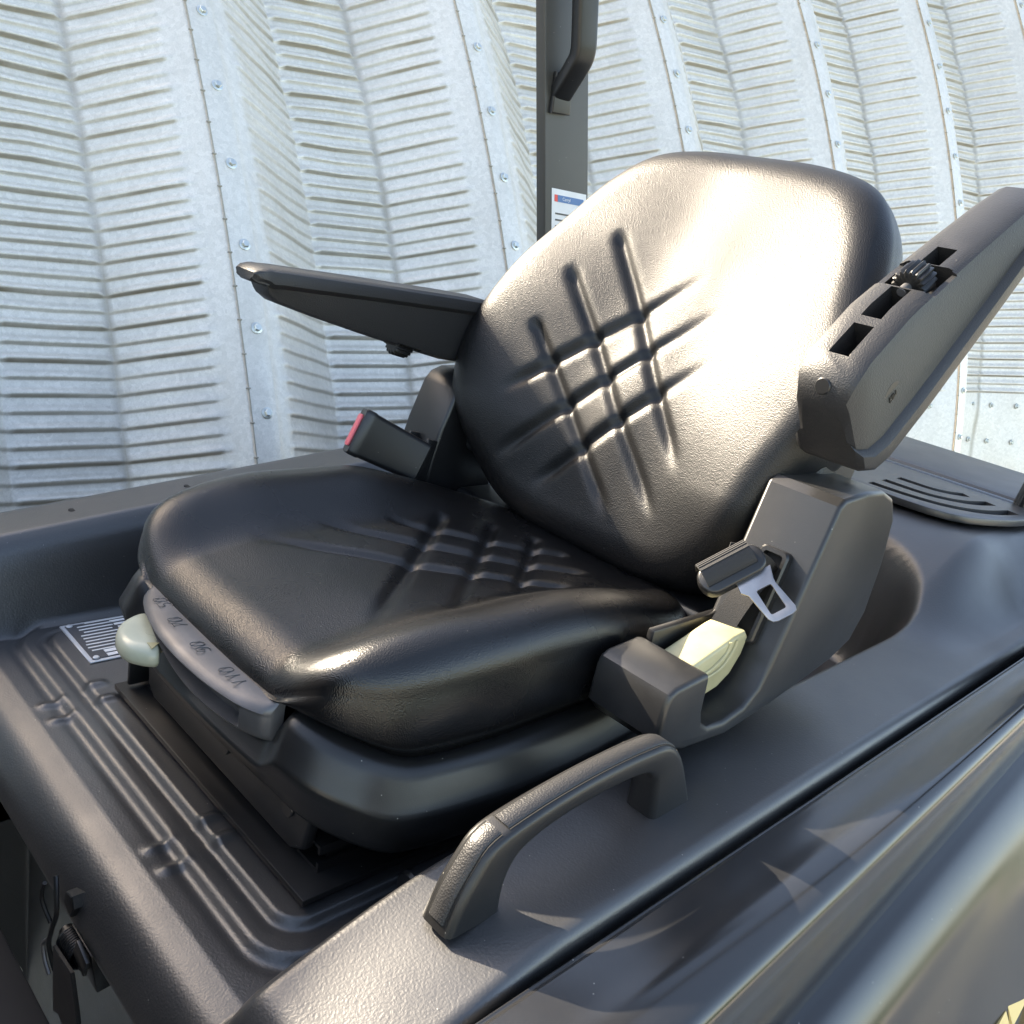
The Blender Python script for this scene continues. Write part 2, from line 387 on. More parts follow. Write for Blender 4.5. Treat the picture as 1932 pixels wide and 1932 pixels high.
for n0 in range(-2, 8):
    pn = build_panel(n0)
    # lap seam: the edge of the next sheet, with its row of pressed notches
    ls = np.arange(.7, LTOP, .02)
    bm = bmesh.new()
    for u0, u1, w0, w1 in ((-.0615, -.0590, .0010, .0014),):
        a = wall_pt(np.full_like(ls, n0 + u0), ls, np.full_like(ls, w0)); b2 = wall_pt(np.full_like(ls, n0 + u1), ls, np.full_like(ls, w1))
        c2 = wall_pt(np.full_like(ls, n0 + u0), ls, np.full_like(ls, -.001)); d2 = wall_pt(np.full_like(ls, n0 + u1), ls, np.full_like(ls, -.001))
        add_loft(bm, [[c2[i], a[i], b2[i], d2[i]] for i in range(len(ls))])
    l = .8
    while l < LTOP:
        p, up, nn = wall_frame(n0 - .062, l, .0)
        x = Vector(up).cross(Vector(nn)).normalized()
        rot = Matrix((x, Vector(up), Vector(nn))).transposed()
        add_box(bm, Vector(p) + Vector(nn) * .001, (.012, .004, .005), rot, .0014, 1)
        l += PITCH * 2
    bmobj('lap_seam', bm, 'seam_dirt', pn)
    l = .62 + (.07 * n0) % .2
    while l < 3.4:
        if l > .9 or n0 > 2: put_bolt(n0 - .012, l, .0005, pn)
        l += .2025
    if n0 >= 2:
        for ll in (1.24, 1.06):
            for du in ((.40, .60) if n0 > 2 else (.41, .59)):
                if n0 > 2: put_bolt(n0 + du, ll + .01 * du, -D, pn)
            for uu, ww in ((.72, -.79 * D), (.83, -.40 * D)):
                if n0 > 2: put_bolt(n0 + uu, ll, ww + .002, pn)
    if n0 == 0: wall_first = pn

# ================================================================== FORKLIFT
truck = empty('forklift', (-.03, .6, GZ), 'black forklift truck body around the seat, seen from its left side', 'forklift')

# ---------------------------------------------------------------- engine hood (basin with raised rims, rolled front lip)
def rim_near(y): return .10 + .035 * y
def hood_z(x, y):
    ry = .235 * S((y - 1.05) / .16)
    rn = .10 + .03 * y - .55 * np.maximum(.08 - y, 0) ** 1.5; rf = .100 + .115 * np.clip(y, -.3, 1.15)
    # distance outside a rounded-rectangle basin floor
    cx, hx = (-.405 + .262) / 2, (.405 + .262) / 2
    rad = .11
    qx = np.abs(x - cx) - (hx - rad); qy = np.maximum(y - 1.06, -5.) - (0 - rad)
    d = np.hypot(np.maximum(qx, 0), np.maximum(qy, 0)) + np.minimum(np.maximum(qx, qy), 0) - rad
    k = S(d / .058)
    side = np.where(x > cx, rn, rf)
    back = S((y - .90) / .32) * (1 - S((x - .29) / .12) * (1 - S((y - 1.22) / .3)))
    top = side * (1 - back) + .238 * back
    z = top * k - .026 * (1 - k)
    # embossed steps round the mounting plate
    def loop(off):
        x0, x1, y0 = -.385 - off, .222 + off, -.022 - off; r = .03 + off * .6
        qx = np.abs(x - (x0 + x1) / 2) - ((x1 - x0) / 2 - r); qy = -(y - y0) + r
        return np.hypot(np.maximum(qx, 0), np.maximum(qy, 0)) + np.minimum(np.maximum(qx, qy), 0) - r
    gv = lambda q, w: np.exp(-(q / w) ** 2)
    z = z + .0072 * (1 - S((loop(0) + .005) / .009)) * (1 - k) + .0072 * (1 - S((loop(.03) + .006) / .010)) * (1 - k)
    z = z - .0016 * gv(loop(.006), .005) * (1 - k) - .0016 * gv(loop(.037), .006) * (1 - k)
    for bx in (-.235, -.20, .052, .085):
        for by, ln in ((-.062, .014), (-.012, .012)):
            z = z + .0035 * np.exp(-((x - bx) / .006) ** 2 - ((y - by) / ln) ** 4) * (1 - k)
    return z
HX0, HX1 = -.53, .428
def hood():
    xs = np.unique(np.concatenate([np.linspace(HX0, HX1, 70), np.linspace(-.44, -.37, 30), np.linspace(.19, .36, 60), np.arange(-.26, -.17, .003), np.arange(.03, .11, .003), np.linspace(HX1 - .02, HX1, 8)]))
    ys = np.unique(np.concatenate([np.linspace(-.085, .12, 90), np.linspace(.12, 1.0, 60), np.linspace(1.0, 1.3, 40), np.linspace(1.3, 1.62, 12)]))
    rows = []
    # front roll-down, drawn as a profile (dy, dz)
    pr = catmull([(.12, -1.05), (.12, -.32), (.10, -.19), (.035, -.128), (-.026, -.104), (-.047, -.075), (-.049, -.05), (-.040, -.025), (-.024, -.008), (0, 0)], 6)[:-1]
    z0 = hood_z(xs, np.full_like(xs, -.085))
    for dy, dz in pr:
        f = 1.0
        rows.append(np.stack([xs, np.full_like(xs, -.085 + dy), z0 + dz * (1 + .5 * S(z0 / .1))], 1))
    for y in ys: rows.append(np.stack([xs, np.full_like(xs, y), hood_z(xs, np.full_like(xs, y))], 1))
    P = np.array(rows)                                   # (rows, nx, 3)
    # rolled outer edges
    near, far = P[:, -1:], P[:, :1]
    ne = [near + np.array([.012 * math.sin(a), 0, -.012 * (1 - math.cos(a))]) for a in np.linspace(.3, math.pi / 2, 5)]
    ne += [near + np.array([.012, 0, -.012 - h]) for h in (.02, .06)]
    fe = [far + np.array([-.05 * math.sin(a), 0, -.05 * (1 - math.cos(a))]) for a in np.linspace(.15, math.pi / 2, 9)]
    fe += [far + np.array([-.052, 0, -.05 - h]) for h in (.05, .5)]
    P = np.concatenate(fe[::-1] + [P] + ne, 1)
    return grid('engine_hood', P, 'hood_paint', truck, sharp=None)
hood_o = hood()
# small drilled holes in the far rim
for x, y in ((-.508, .225), (-.503, .055)):
    z = float(hood_z(np.array([x]), np.array([y]))[0])
    cyl('rim_hole', (x, y, z - .004), (0, .0, 1), .0055, .0043, 'dark_void', hood_o, 16)

# ---------------------------------------------------------------- side body panel below the hood
def side_panel():
    def ln(y0, x0, z0, y1, x1, z1):
        return lambda y: (x0 + (x1 - x0) * (y - y0) / (y1 - y0), z0 + (z1 - z0) * (y - y0) / (y1 - y0))
    lines = [ln(0, .446, -.25, 1, .446, -.25), ln(0, .446, .02, 1, .448, .06), ln(0, .447, .082, 1, .449, .112), ln(0, .452, .0885, 1, .453, .1185), ln(0, .459, .0895, 1, .46, .1195),
             ln(0, .485, .0895, 1, .483, .1215), ln(0, .508, .0895, 1, .500, .1255), ln(.13, .528, .089, .88, .512, .126), ln(.13, .540, .082, .88, .5205, .122), ln(.13, .5465, .068, .88, .5255, .112),
             ln(.13, .549, .042, .88, .528, .096), ln(.27, .5505, .000, .86, .5300, .066),
             ln(.27, .5515, -.012, .86, .5310, .055), ln(.27, .558, -.0145, .86, .5375, .0525),
             ln(.27, .570, -.018, .86, .548, .048), ln(.30, .585, -.030, .83, .563, .033), ln(.36, .599, -.045, .80, .580, .012), ln(.42, .611, -.066, .76, .596, -.014),
             ln(.45, .624, -.088, .74, .611, -.040), ln(.45, .636, -.110, .74, .625, -.066), ln(.45, .650, -.138, .74, .642, -.100), ln(.45, .672, -.185, .74, .668, -.155), ln(.45, .688, -.235, .74, .686, -.21), ln(.45, .698, -.32, .74, .698, -.3), ln(.45, .70, -.55, .74, .70, -.55), ln(.45, .70, -.9, .74, .70, -.9)]
    # dense profile via catmull across the lines
    ys = np.linspace(-.25, 1.7, 60)
    rows = []
    for y in ys:
        c = [l(y) for l in lines]
        a = catmull(c[:13], 5)[:-1]; b2 = catmull(c[12:], 5)
        rows.append([(p[0], y, p[1]) for p in a + b2])
    return grid('side_panel', np.array(rows), 'panel_paint', truck, sharp=28)
side = side_panel()
# gold lettering on the lower side panel (only its first strokes are in view)
LN = Vector((.80, .02, .60)).normalized(); LU = Vector((0, 1, .105)).normalized(); LV = LN.cross(LU).normalized(); LU = LV.cross(LN)
LO = Vector((.6515, .668, -.131))
def letter(name, pts):
    return prism(name, pts, -.003, .003, 'gold_print', side, frame=lambda p, h: LO + LU * p[0] + LV * p[1] + LN * h, bev=0)
letter('lettering', [(0, 0), (.16, 0), (.155, -.020), (.066, -.020), (.046, -.11), (.024, -.11), (.044, -.020), (-.005, -.020)])
letter('lettering', [(-.064, 0), (-.008, 0), (-.013, -.020), (-.048, -.020), (-.068, -.11), (-.090, -.11)])

# ---------------------------------------------------------------- mounting plate, data plate
plate = box('mounting_plate', (0, .26, -.0035), (.42, .52, .007), 'black_metal', truck, bev=.0012)
FZ = float(hood_z(np.array([-.33]), np.array([.05]))[0])
dp = box('data_plate', (-.335, .075, FZ + .0012), (.105, .15, .0024), 'plate_alu', truck, bev=.0006, seg=1)
box('plate_field', (-.335, .075, FZ + .0027), (.095, .140, .0008), 'plate_dark', dp, bev=0)
zt = FZ + .0034
def bar(x, y, lx, ly, nm='plate_line', m='white_paint', dz=0):
    box(nm, (x, y, zt + dz), (lx, ly, .0006), m, dp, bev=0)
for i in range(9):
    x = -.374 + i * .0082
    bar(x, .032 + (.006 if i < 3 else .010) + random.uniform(-.002, .002), .0022, (.040 if i < 3 else .058) + random.uniform(-.006, .006))
for i in range(3): bar(-.375 + i * .009, .092 + .002 * i, .0048, .062)
for i in range(4): bar(-.348 + i * .0086, .112, .0046, .044)
for i in range(2): bar(-.302 + i * .010, .050, .0068, .050); bar(-.302 + i * .010, .115, .0068, .040)
bar(-.3815, .075, .0016, .090)
for x, y in ((-.380, .010), (-.290, .010), (-.380, .140), (-.290, .140)):
    cyl('rivet', (x, y, zt - .0006), (0, 0, 1), .004, .0022, 'plate_alu', dp, 14, .0008)

# ---------------------------------------------------------------- grab handle on the near rim
def handle():
    hx = .369
    def zt_(y): return .100 + .03 * y
    # outline of a bow in the (y, z) plane, built as one ring: outer and inner curve
    outer = catmull([(.004, zt_(0) - .004), (.014, .126), (.029, .153), (.038, .164), (.058, .172), (.11, .182), (.17, .188), (.228, .189), (.262, .184), (.288, .160), (.318, zt_(.3) - .004)], 6)
    inner = catmull([(.060, zt_(.06) - .004), (.060, .118), (.064, .136), (.076, .150), (.11, .160), (.17, .166), (.218, .167), (.238, .160), (.247, .146), (.254, zt_(.25) - .004)], 6)
    n = max(len(outer), len(inner))
    def rs(c, n):
        c = np.array(c); d = np.r_[0, np.cumsum(np.hypot(*np.diff(c, axis=0).T))]; t = np.linspace(0, d[-1], n)
        return np.stack([np.interp(t, d, c[:, 0]), np.interp(t, d, c[:, 1])], 1)
    o_, i_ = rs(outer, 54), rs(inner, 54)
    secs = []
    for k in range(54):
        a, b2 = o_[k], i_[k]; s = k / 53
        w = .0175 - .0035 * math.sin(math.pi * s)
        hw = np.array([1., 0, 0]); v = a - b2; L = np.hypot(*v); v = v / L
        sec = []
        for px_, pz in rrect(2 * w, L, min(.007, L * .3), 3):
            c = (a + b2) / 2 + v * pz
            sec.append((hx + px_, c[0], c[1]))
        secs.append(sec)
    h = loft('grab_handle', secs, 'plastic', truck, sharp=50)
    # textured grip strips let into the outer face, split at the two shoulders
    def strip(k0, k1):
        ss = []
        for k in range(k0, k1 + 1):
            a, b2 = o_[k], i_[k]; v = a - b2; v = v / np.hypot(*v)
            t = o_[min(k + 1, 53)] - o_[max(k - 1, 0)]; t /= np.hypot(*t); nn = np.array([-t[1], t[0]])
            if nn[1] < 0 and abs(nn[1]) > .2: nn = -nn
            if nn @ v < 0: nn = -nn
            c = a + nn * .0004
            ss.append([(hx - .0085, *(c - nn * .002)), (hx - .0085, *c), (hx - .0075, *(c + nn * .0011)), (hx + .0075, *(c + nn * .0011)), (hx + .0085, *c), (hx + .0085, *(c - nn * .002))])
        loft('grip_strip', ss, 'grain_plastic', h, sharp=50)
        for sx in (-.0095, .0095):
            sg = []
            for k in range(k0, k1 + 1):
                a, b2 = o_[k], i_[k]; t = o_[min(k + 1, 53)] - o_[max(k - 1, 0)]; t /= np.hypot(*t); nn = np.array([-t[1], t[0]])
                if nn @ (a - b2) < 0: nn = -nn
                c = a + nn * .00025
                sg.append([(hx + sx - .0007, *(c - nn * .001)), (hx + sx - .0007, *c), (hx + sx + .0007, *c), (hx + sx + .0007, *(c - nn * .001))])
            loft('strip_joint', sg, 'dark_void', h)
    strip(1, 12); strip(13, 42); strip(43, 51)
handle()
# round stub beside the seat rail
cyl('stop_stub', (.262, .075, .018), (0, 1, 0), .017, .06, 'plastic', truck, 20, .003)

# ---------------------------------------------------------------- hood latch on the front lip, floor panel below
def latch():
    e = box('latch_bracket', (.045, -.118, -.135), (.05, .016, .05), 'black_metal', truck, rot=Matrix.Rotation(.15, 3, 'X'), bev=.002)
    def flap(name, pts, y0, y1): prism(name, pts, y0, y1, 'black_metal', e, axis='y', bev=.0006, seg=1)
    flap('rubber_flap', [(.03, -.12), (.075, -.115), (.092, -.15), (.105, -.185), (.094, -.190), (.09, -.200), (.08, -.190), (.066, -.195), (.05, -.188), (.036, -.196)], -.150, -.146)
    box('catch_plate', (.074, -.140, -.103), (.026, .004, .022), 'plastic', e, rot=Matrix.Rotation(.3, 3, 'Y'), bev=.001)
    # coil spring
    pth = []
    for k in range(150):
        a = k * .42
        pth.append((.022 + .030 * k / 149, -.130 + .013 * math.cos(a), -.126 + .013 * math.sin(a)))
    sweep('spring_coil', pth, circle(.0016, 6), 'black_metal', e)
    cyl('spring_pin', (.012, -.130, -.126), (1, 0, 0), .008, .05, 'black_metal', e, 16)
    sweep('spring_arm', catmull([(.026, -.146, -.155), (.018, -.149, -.130), (.026, -.150, -.104), (.031, -.148, -.082), (.024, -.146, -.062), (.016, -.144, -.05)], 8), circle(.0024, 8), 'black_metal', e)
    sweep('spring_arm', catmull([(.012, -.146, -.108), (.001, -.150, -.090), (-.001, -.150, -.078), (.003, -.149, -.066)], 8), circle(.0022, 8), 'black_metal', e)
    sweep('hook_end', catmull([(.012, -.148, -.128), (.006, -.150, -.137), (.014, -.151, -.150), (.024, -.150, -.160)], 8), circle(.0022, 8), 'steel', e)
    prism('hook_catch', [(.026, -.075), (.030, -.060), (.045, -.055), (.050, -.066), (.044, -.080)], -.140, -.115, 'black_metal', e, axis='y', bev=.001, seg=1)
latch()
prism('shade_cowl', [(-.78, -.9), (-.50, -.9), (-.47, -.2), (-.48, .32), (-.54, .48), (-.62, .52), (-.80, .46), (-.90, -.1), (-.90, -.9)], -.50, .40, 'plastic', truck, axis='x', bev=.02, seg=3)  # unseen cowl added to keep sky light off the hood front
fp = box('floor_panel', (-.10, -.42, -.262), (1.0, .56, .03), 'floor_mat', truck, bev=.003)
sweep('panel_joint', [(-.10, -.18, -.2472), (.03, -.185, -.2472), (.10, -.20, -.2472)], rrect(.003, .001, .0004, 1), 'dark_void', fp)
sweep('panel_joint', catmull([(-.12, -.165, -.2472), (-.155, -.168, -.2472), (-.17, -.20, -.2472), (-.17, -.30, -.2472)], 6), rrect(.003, .001, .0004, 1), 'dark_void', fp)

# ---------------------------------------------------------------- rear deck: vent grille, rear cover, post
def grille():
    zt_ = .2445
    out = [(-.50, 1.225), (.027, 1.22), (.077, 1.208), (.151, 1.202), (.205, 1.208), (.237, 1.22), (.264, 1.245), (.284, 1.284), (.302, 1.33), (.313, 1.373), (.318, 1.44), (.30, 1.50), (-.50, 1.44)]
    gobj = prism('vent_grille', out, zt_, zt_ + .013, 'hood_paint', truck, axis='z', bev=.002, seg=2)
    cs = []
    def slot(pts, w=.0115):
        c = catmull(pts, 6); b_ = bmesh.new()
        secs = []
        for i, p in enumerate(c):
            t = np.array(c[min(i + 1, len(c) - 1)]) - np.array(c[max(i - 1, 0)]); t /= np.hypot(*t); nn = np.array([-t[1], t[0]])
            a, d = np.array(p) + nn * w, np.array(p) - nn * w
            secs.append([(*a, zt_ + .004), (*a, zt_ + .03), (*d, zt_ + .03), (*d, zt_ + .004)])
        add_loft(b_, secs); cs.append(bmobj('cutter', b_, None))
    slot([(.082, 1.240), (.145, 1.245), (.200, 1.262), (.24, 1.294), (.268, 1.341), (.284, 1.40)])
    slot([(.081, 1.298), (.15, 1.302), (.188, 1.320), (.220, 1.355), (.240, 1.41)])
    slot([(.083, 1.358), (.14, 1.362), (.17, 1.378), (.195, 1.41)])
    cut(gobj, cs)
grille()
cov = prism('rear_cover', [(1.50, .20), (1.50, .252), (1.506, .262), (1.52, .266), (1.75, .272), (1.80, .262), (1.82, .22), (1.84, -.6), (1.5, -.6)], -.62, .60, 'hood_paint', truck, axis='x', bev=.01, seg=3)
cov2 = prism('rear_cover_rail', [(1.475, .236), (1.476, .2575), (1.484, .2605), (1.497, .2585), (1.497, .236)], -.60, .26, 'panel_paint', truck, axis='x', bev=.0015, seg=2)
cyl('deck_post', (.272, 1.488, .238), (.1, .1, 1), .02, .07, 'panel_paint', truck, 24, .003)

# ---------------------------------------------------------------- overhead guard: pillars and roof
guard_pts = lambda y, z: (y, z)
def pillar(name, x0, x1):
    # leans forward going up; an outline in the (y, z) plane
    b_ = .278
    yb = lambda z: .880 - b_ * (z - .58)
    pts = [(yb(.05), .05), (yb(1.09), 1.09), (yb(1.09) + .108, 1.09), (yb(.05) + .138, .05)]
    return prism(name, pts, x0, x1, 'pillar_paint', truck, axis='x', bev=.004, seg=3)
pf = pillar('guard_pillar', -.524, -.500)
pn_ = pillar('guard_pillar', .485, .53)
gfx = -.4995
# assist grip on the far pillar
def grip():
    yb = lambda z: .871 - .278 * (z - .58)
    pts = [(-.5, yb(.80) + .045, .806), (-.488, yb(.815) + .044, .815), (-.462, yb(.86) + .052, .850), (-.452, yb(.88) + .055, .872), (-.450, yb(.92) + .057, .91), (-.450, yb(1.05) + .057, 1.05)]
    sweep('assist_grip', catmull(pts, 7), rrect(.026, .042, .007, 3), 'plastic', pf, up=(0, 1, 0), sharp=45)
    prism('grip_foot', [(yb(.80) + .024, .772), (yb(.80) + .07, .776), (yb(.84) + .072, .842), (yb(.84) + .03, .838)], -.5, -.489, 'plastic', pf, axis='x', bev=.003)
grip()
# printed notice on the far pillar
stk = prism('notice_sticker', [(.903, .560), (.998, .560), (.973, .652), (.878, .652)], -.4998, -.4990, 'white_paint', pf, axis='x', bev=0)
def on_pillar(y, z): return (y - .278 * (z - .652) + 0, z)
def pbar(nm, ya, yb_, za, zb, m, x):
    prism(nm, [(ya - .278 * (za - .652), za), (yb_ - .278 * (za - .652), za), (yb_ - .278 * (zb - .652), zb), (ya - .278 * (zb - .652), zb)], x - .0004, x + .0002, m, stk, axis='x', bev=0)
pbar('red_mark', .885, .893, .630, .642, 'red_print', -.4986)
pbar('blue_bar', .8935, .965, .630, .642, 'blue_print', -.4986)
text('sticker_lettering', 'Carryl', .0085, basis((-.4983, .8935 + .028, .636), (0, 1, 0), (0, -.2678, .9635), (1, 0, 0)), 'white_paint', stk, .0001)
for i in range(4): pbar('print_line', .887, .925 + .01 * (i % 2), .608 - i * .011, .611 - i * .011, 'plate_dark', -.4986)
box('guard_crossbar', (-.007, .785, 1.115), (1.09, .11, .05), 'pillar_paint', truck, bev=.008)

# ================================================================== OPERATOR SEAT
seat = empty('operator_seat', (0, .26, 0), 'black vinyl operator seat with armrests and lap belt on the forklift hood', 'seat')

def ring_outline(n, pts_half, c):
    """closed smooth outline from half-profile points (halfwidth, t), mirrored in x; resampled to n points."""
    right = [np.array(p, float) for p in pts_half]
    left = [np.array((-p[0], p[1])) for p in pts_half[::-1] if p[0] > 1e-6]
    c_ = np.array(catmull(right + left, 12, closed=True))
    c_ = np.vstack([c_, c_[:1]])
    d = np.r_[0, np.cumsum(np.hypot(*np.diff(c_, axis=0).T))]
    t = np.linspace(0, d[-1], n, endpoint=False)
    return np.stack([np.interp(t, d, c_[:, 0]), np.interp(t, d, c_[:, 1])], 1)

# ---------------------------------------------------------------- seat cushion
CUSH = [(0, -.006), (.08, -.005), (.145, .000), (.19, .014), (.222, .045), (.240, .095), (.247, .17), (.248, .26), (.245, .35), (.238, .43), (.224, .50), (.195, .548), (.135, .575), (.07, .582), (0, .583)]
CC = np.array([0, .288])
GRV = []
for a, b_ in (((.118, .105), (-.128, .405)), ((.135, .195), (-.092, .47)), ((.125, .298), (-.035, .495))):
    GRV += [(a, b_), ((-a[0], a[1]), (-b_[0], b_[1]))]
def cush_h(x, y):
    ax = np.abs(x) / .247
    base = .214 - .020 * S((y - .28) / .3)
    base = base - .014 * (1 - S((y - .0) / .15)) * (1 - S((ax - .40) / .55))          # falls to the front between the thighs
    bol = .040 * S((ax - .42) / .40) * (1 - .85 * S((y - .27) / .27)) * (.80 + .2 * S((y - .02) / .15))
    dish = -.010 * np.exp(-(x / .11) ** 2 - ((y - .34) / .12) ** 2)
    z = base + bol + dish
    for a, b_ in GRV:
        d, t = seg_dist(x, y, a, b_)
        taper = S(t / .22) * S((1 - t) / .08) * .85 + .15 * S(t / .06) * S((1 - t) / .06)
        z = z - .0058 * np.exp(-(d / .0085) ** 2) * taper
    # slightly padded fields between grooves
    z = z + .0025 * np.exp(-(x / .1) ** 2 - ((y - .35) / .1) ** 2)
    z = z + .0012 * np.sin(x * 31 + y * 17) * np.sin(y * 26 - x * 9 + 1)
    return z
def cush_bottom(x, y):
    front = (1 - S((y + .002) / .085))
    return .132 + .034 * front * (1 - .25 * S((np.abs(x) - .13) / .08)) + .004 * S((.2 - y) / .2)
def cushion():
    n = 420
    O = ring_outline(n, CUSH, CC)
    rad = .040
    ins = np.r_[np.linspace(.247, .03, 120)[:-1], .03 * (1 - np.sin(np.linspace(0, math.pi / 2, 12)))]
    ins = np.unique(np.r_[np.linspace(.2465, .042, 130), rad * (1 - np.sin(np.linspace(0, math.pi / 2, 12)))])[::-1]
    rings = []
    for d in ins:
        p = CC + (O - CC) * (1 - d / .2475)
        x, y = p[:, 0], p[:, 1]
        h = cush_h(x, y)
        rr = rad
        z = h - rr + np.sqrt(np.maximum(rr ** 2 - np.maximum(0, rr - d) ** 2, 0))
        rings.append(np.stack([x, y, z], 1))
    top = rings[-1]
    x, y = O[:, 0], O[:, 1]
    zb = cush_bottom(x, y); zt_ = top[:, 2]
    nrm = (O - CC) / np.linalg.norm(O - CC, axis=1)[:, None]
    for k in range(1, 15):
        t = k / 14
        z = zt_ + (zb - zt_) * t
        off = .004 * math.sin(math.pi * min(t * 1.1, 1)) - .014 * S((t - .72) / .28)
        wr = .0010 * np.sin(np.arange(n) * .21 + 3 * t) * math.sin(math.pi * t)
        rings.append(np.stack([x + nrm[:, 0] * (off + wr), y + nrm[:, 1] * (off + wr), z], 1))
    rings.append(np.stack([x - nrm[:, 0] * .06, y - nrm[:, 1] * .06, zb - .004], 1))
    P = np.array(rings).transpose(1, 0, 2)
    # close the centre
    o = grid('cushion', P, 'vinyl', seat, wrap=True, sharp=None)
    bm = bmesh.new(); bm.from_mesh(o.data); bm.verts.ensure_lookup_table()
    nv = P.shape[1]
    bm.faces.new([bm.verts[i * nv] for i in range(n)])
    bmesh.ops.recalc_face_normals(bm, faces=bm.faces); bm.to_mesh(o.data); bm.free()
    for p in o.data.polygons: p.use_smooth = True
    return o
cushion()

# ---------------------------------------------------------------- seat pan (moulded skirt under the cushion)
def pan():
    n = 240
    O = ring_outline(n, CUSH, CC)
    nrm = (O - CC) / np.linalg.norm(O - CC, axis=1)[:, None]
    x, y = O[:, 0], O[:, 1]
    zb = cush_bottom(x, y)
    frontw = (1 - S((y - .0) / .04)) * (1 - S((np.abs(x) - .128) / .03))
    rings = []
    for off, dz in ((-.05, -.002), (-.014, -.002), (-.004, -.003), (.003, -.007), (.008, -.016), (.013, -.029), (.0185, -.042), (.0205, -.0465), (.0203, -.050), (.017, -.060), (.011, -.078), (.005, -.096), (-.001, -.105), (-.010, -.108), (-.07, -.108)):
        o_ = off - .004 * frontw
        z = zb + dz * .92 * (1 - .25 * S((y - .2) / .3)) - .004 * S((y - .3) / .2) - .040 * frontw * (1 + dz / .107)
        z = np.where(dz < -.06, z * (1 - .0), z)
        rings.append(np.stack([x + nrm[:, 0] * o_, y + nrm[:, 1] * o_, z], 1))
    P = np.array(rings).transpose(1, 0, 2)
    return grid('seat_pan', P, 'plastic', seat, wrap=True, sharp=None)
pan_o = pan()
# front fascia of the suspension and its rivets
fas = prism('suspension_front', [(-.182, .118), (-.165, .020), (-.15, .008), (.15, .008), (.172, .020), (.19, .125)], .020, .034, 'plastic', seat, axis='y', bev=.004)
for x, z in ((-.118, .052), (.020, .046), (.142, .050)):
    cyl('rivet', (x, .0202, z), (0, -1, 0), .010, .003, 'plastic', fas, 22, .0012)
susp = bmesh.new(); add_box(susp, (0, .27, .045), (.27, .44, .085), None, .01); bmobj('suspension_box', susp, 'black_metal', seat)
# slide rails on the plate
for sx in (-1, 1):
    pts = [(-.018, 0), (.018, 0), (.018, .010), (.0145, .010), (.0145, .0035), (-.0145, .0035), (-.0145, .026), (.0145, .026), (.0145, .020), (.018, .020), (.018, .0295), (-.018, .0295)]
    rl = prism('slide_rail', [(sx * (.168 + p[0]), p[1] + .0005) for p in pts], .030, .49, 'black_metal', seat, axis='y', bev=0)
    box('rail_slider', (sx * .168, .26, .012), (.022, .43, .012), 'black_metal', rl, bev=.001)
box('rail_bracket', (-.196, .030, .026), (.006, .04, .045), 'black_metal', seat, bev=.0015)
box('rail_bracket', (-.214, .045, .018), (.006, .03, .03), 'black_metal', seat, bev=.0015)

# ---------------------------------------------------------------- weight-adjust lever (grey casting) with engraved scale
def lever():
    plan_f = catmull([(-.128, -.004), (-.115, -.020), (-.085, -.036), (-.04, -.0485), (.01, -.053), (.06, -.050), (.105, -.040), (.132, -.026), (.140, -.014)], 8)
    secs = []
    plan_f = [(x, yf * .74) for x, yf in plan_f]
    for (x, yf) in plan_f:
        t = (x + .128) / .268
        zt_ = .1685 - .0015 * t; yb = .004
        h = .014 + .024 * S(t / .75)
        w = yb - yf
        rc = .0008 + .017 * S((t - .16) / .10) * S((.90 - t) / .04)
        sec = [(x, yb, zt_ + .000), (x, yb - w * .45, zt_ + .001), (x, yf + w * .12 + .004, zt_ - .002), (x, yf + .003, zt_ - .0044), (x, yf, zt_ - .0085), (x, yf + .0012, zt_ - .0105), (x, yf + rc, zt_ - .0125), (x, yf + rc + .0008, zt_ - h + .0065), (x, yf + .003, zt_ - h + .0048), (x, yf + .0045, zt_ - h + .002), (x, yf + .008, zt_ - h), (x, yb, zt_ - h + .001)]
        secs.append(sec)
    lv = loft('weight_lever', secs, 'cast_alu', seat, sharp=45)
    DG = {'0': [[(0, .2), (0, .8), (.2, 1), (.4, 1), (.6, .8), (.6, .2), (.4, 0), (.2, 0), (0, .2)]], '1': [[(.0, .75), (.28, 1), (.28, 0)]],
          '9': [[(.05, .1), (.2, 0), (.45, .05), (.6, .4), (.6, .8), (.4, 1), (.15, 1), (0, .8), (.02, .55), (.2, .42), (.45, .45), (.6, .62)]],
          '7': [[(0, 1), (.6, 1), (.2, 0)]], '5': [[(.58, 1), (.08, 1), (.03, .58), (.35, .62), (.6, .42), (.55, .12), (.3, 0), (.02, .08)]]}
    for num, x, y, zl in (('110', .082, -.0165, .1684), ('90', .022, -.0185, .1690), ('70', -.032, -.0160, .1692), ('50', -.078, -.0105, .1690)):
        bm = bmesh.new(); hgt = .0135; adv = .0118; x0 = -adv * (len(num) - 1) / 2 - .003
        for k, ch in enumerate(num):
            for st in DG[ch]:
                # read from the driver's place: text runs towards -X, its top towards -Y
                pth = [(x - (x0 + adv * k + .0125 * a + .0022 * b_), y - hgt * (b_ - .5), zl + .0002) for a, b_ in st]
                add_sweep(bm, pth, circle(.00048, 5))
        bmobj('scale_number', bm, 'cast_mark', lv)
lever()
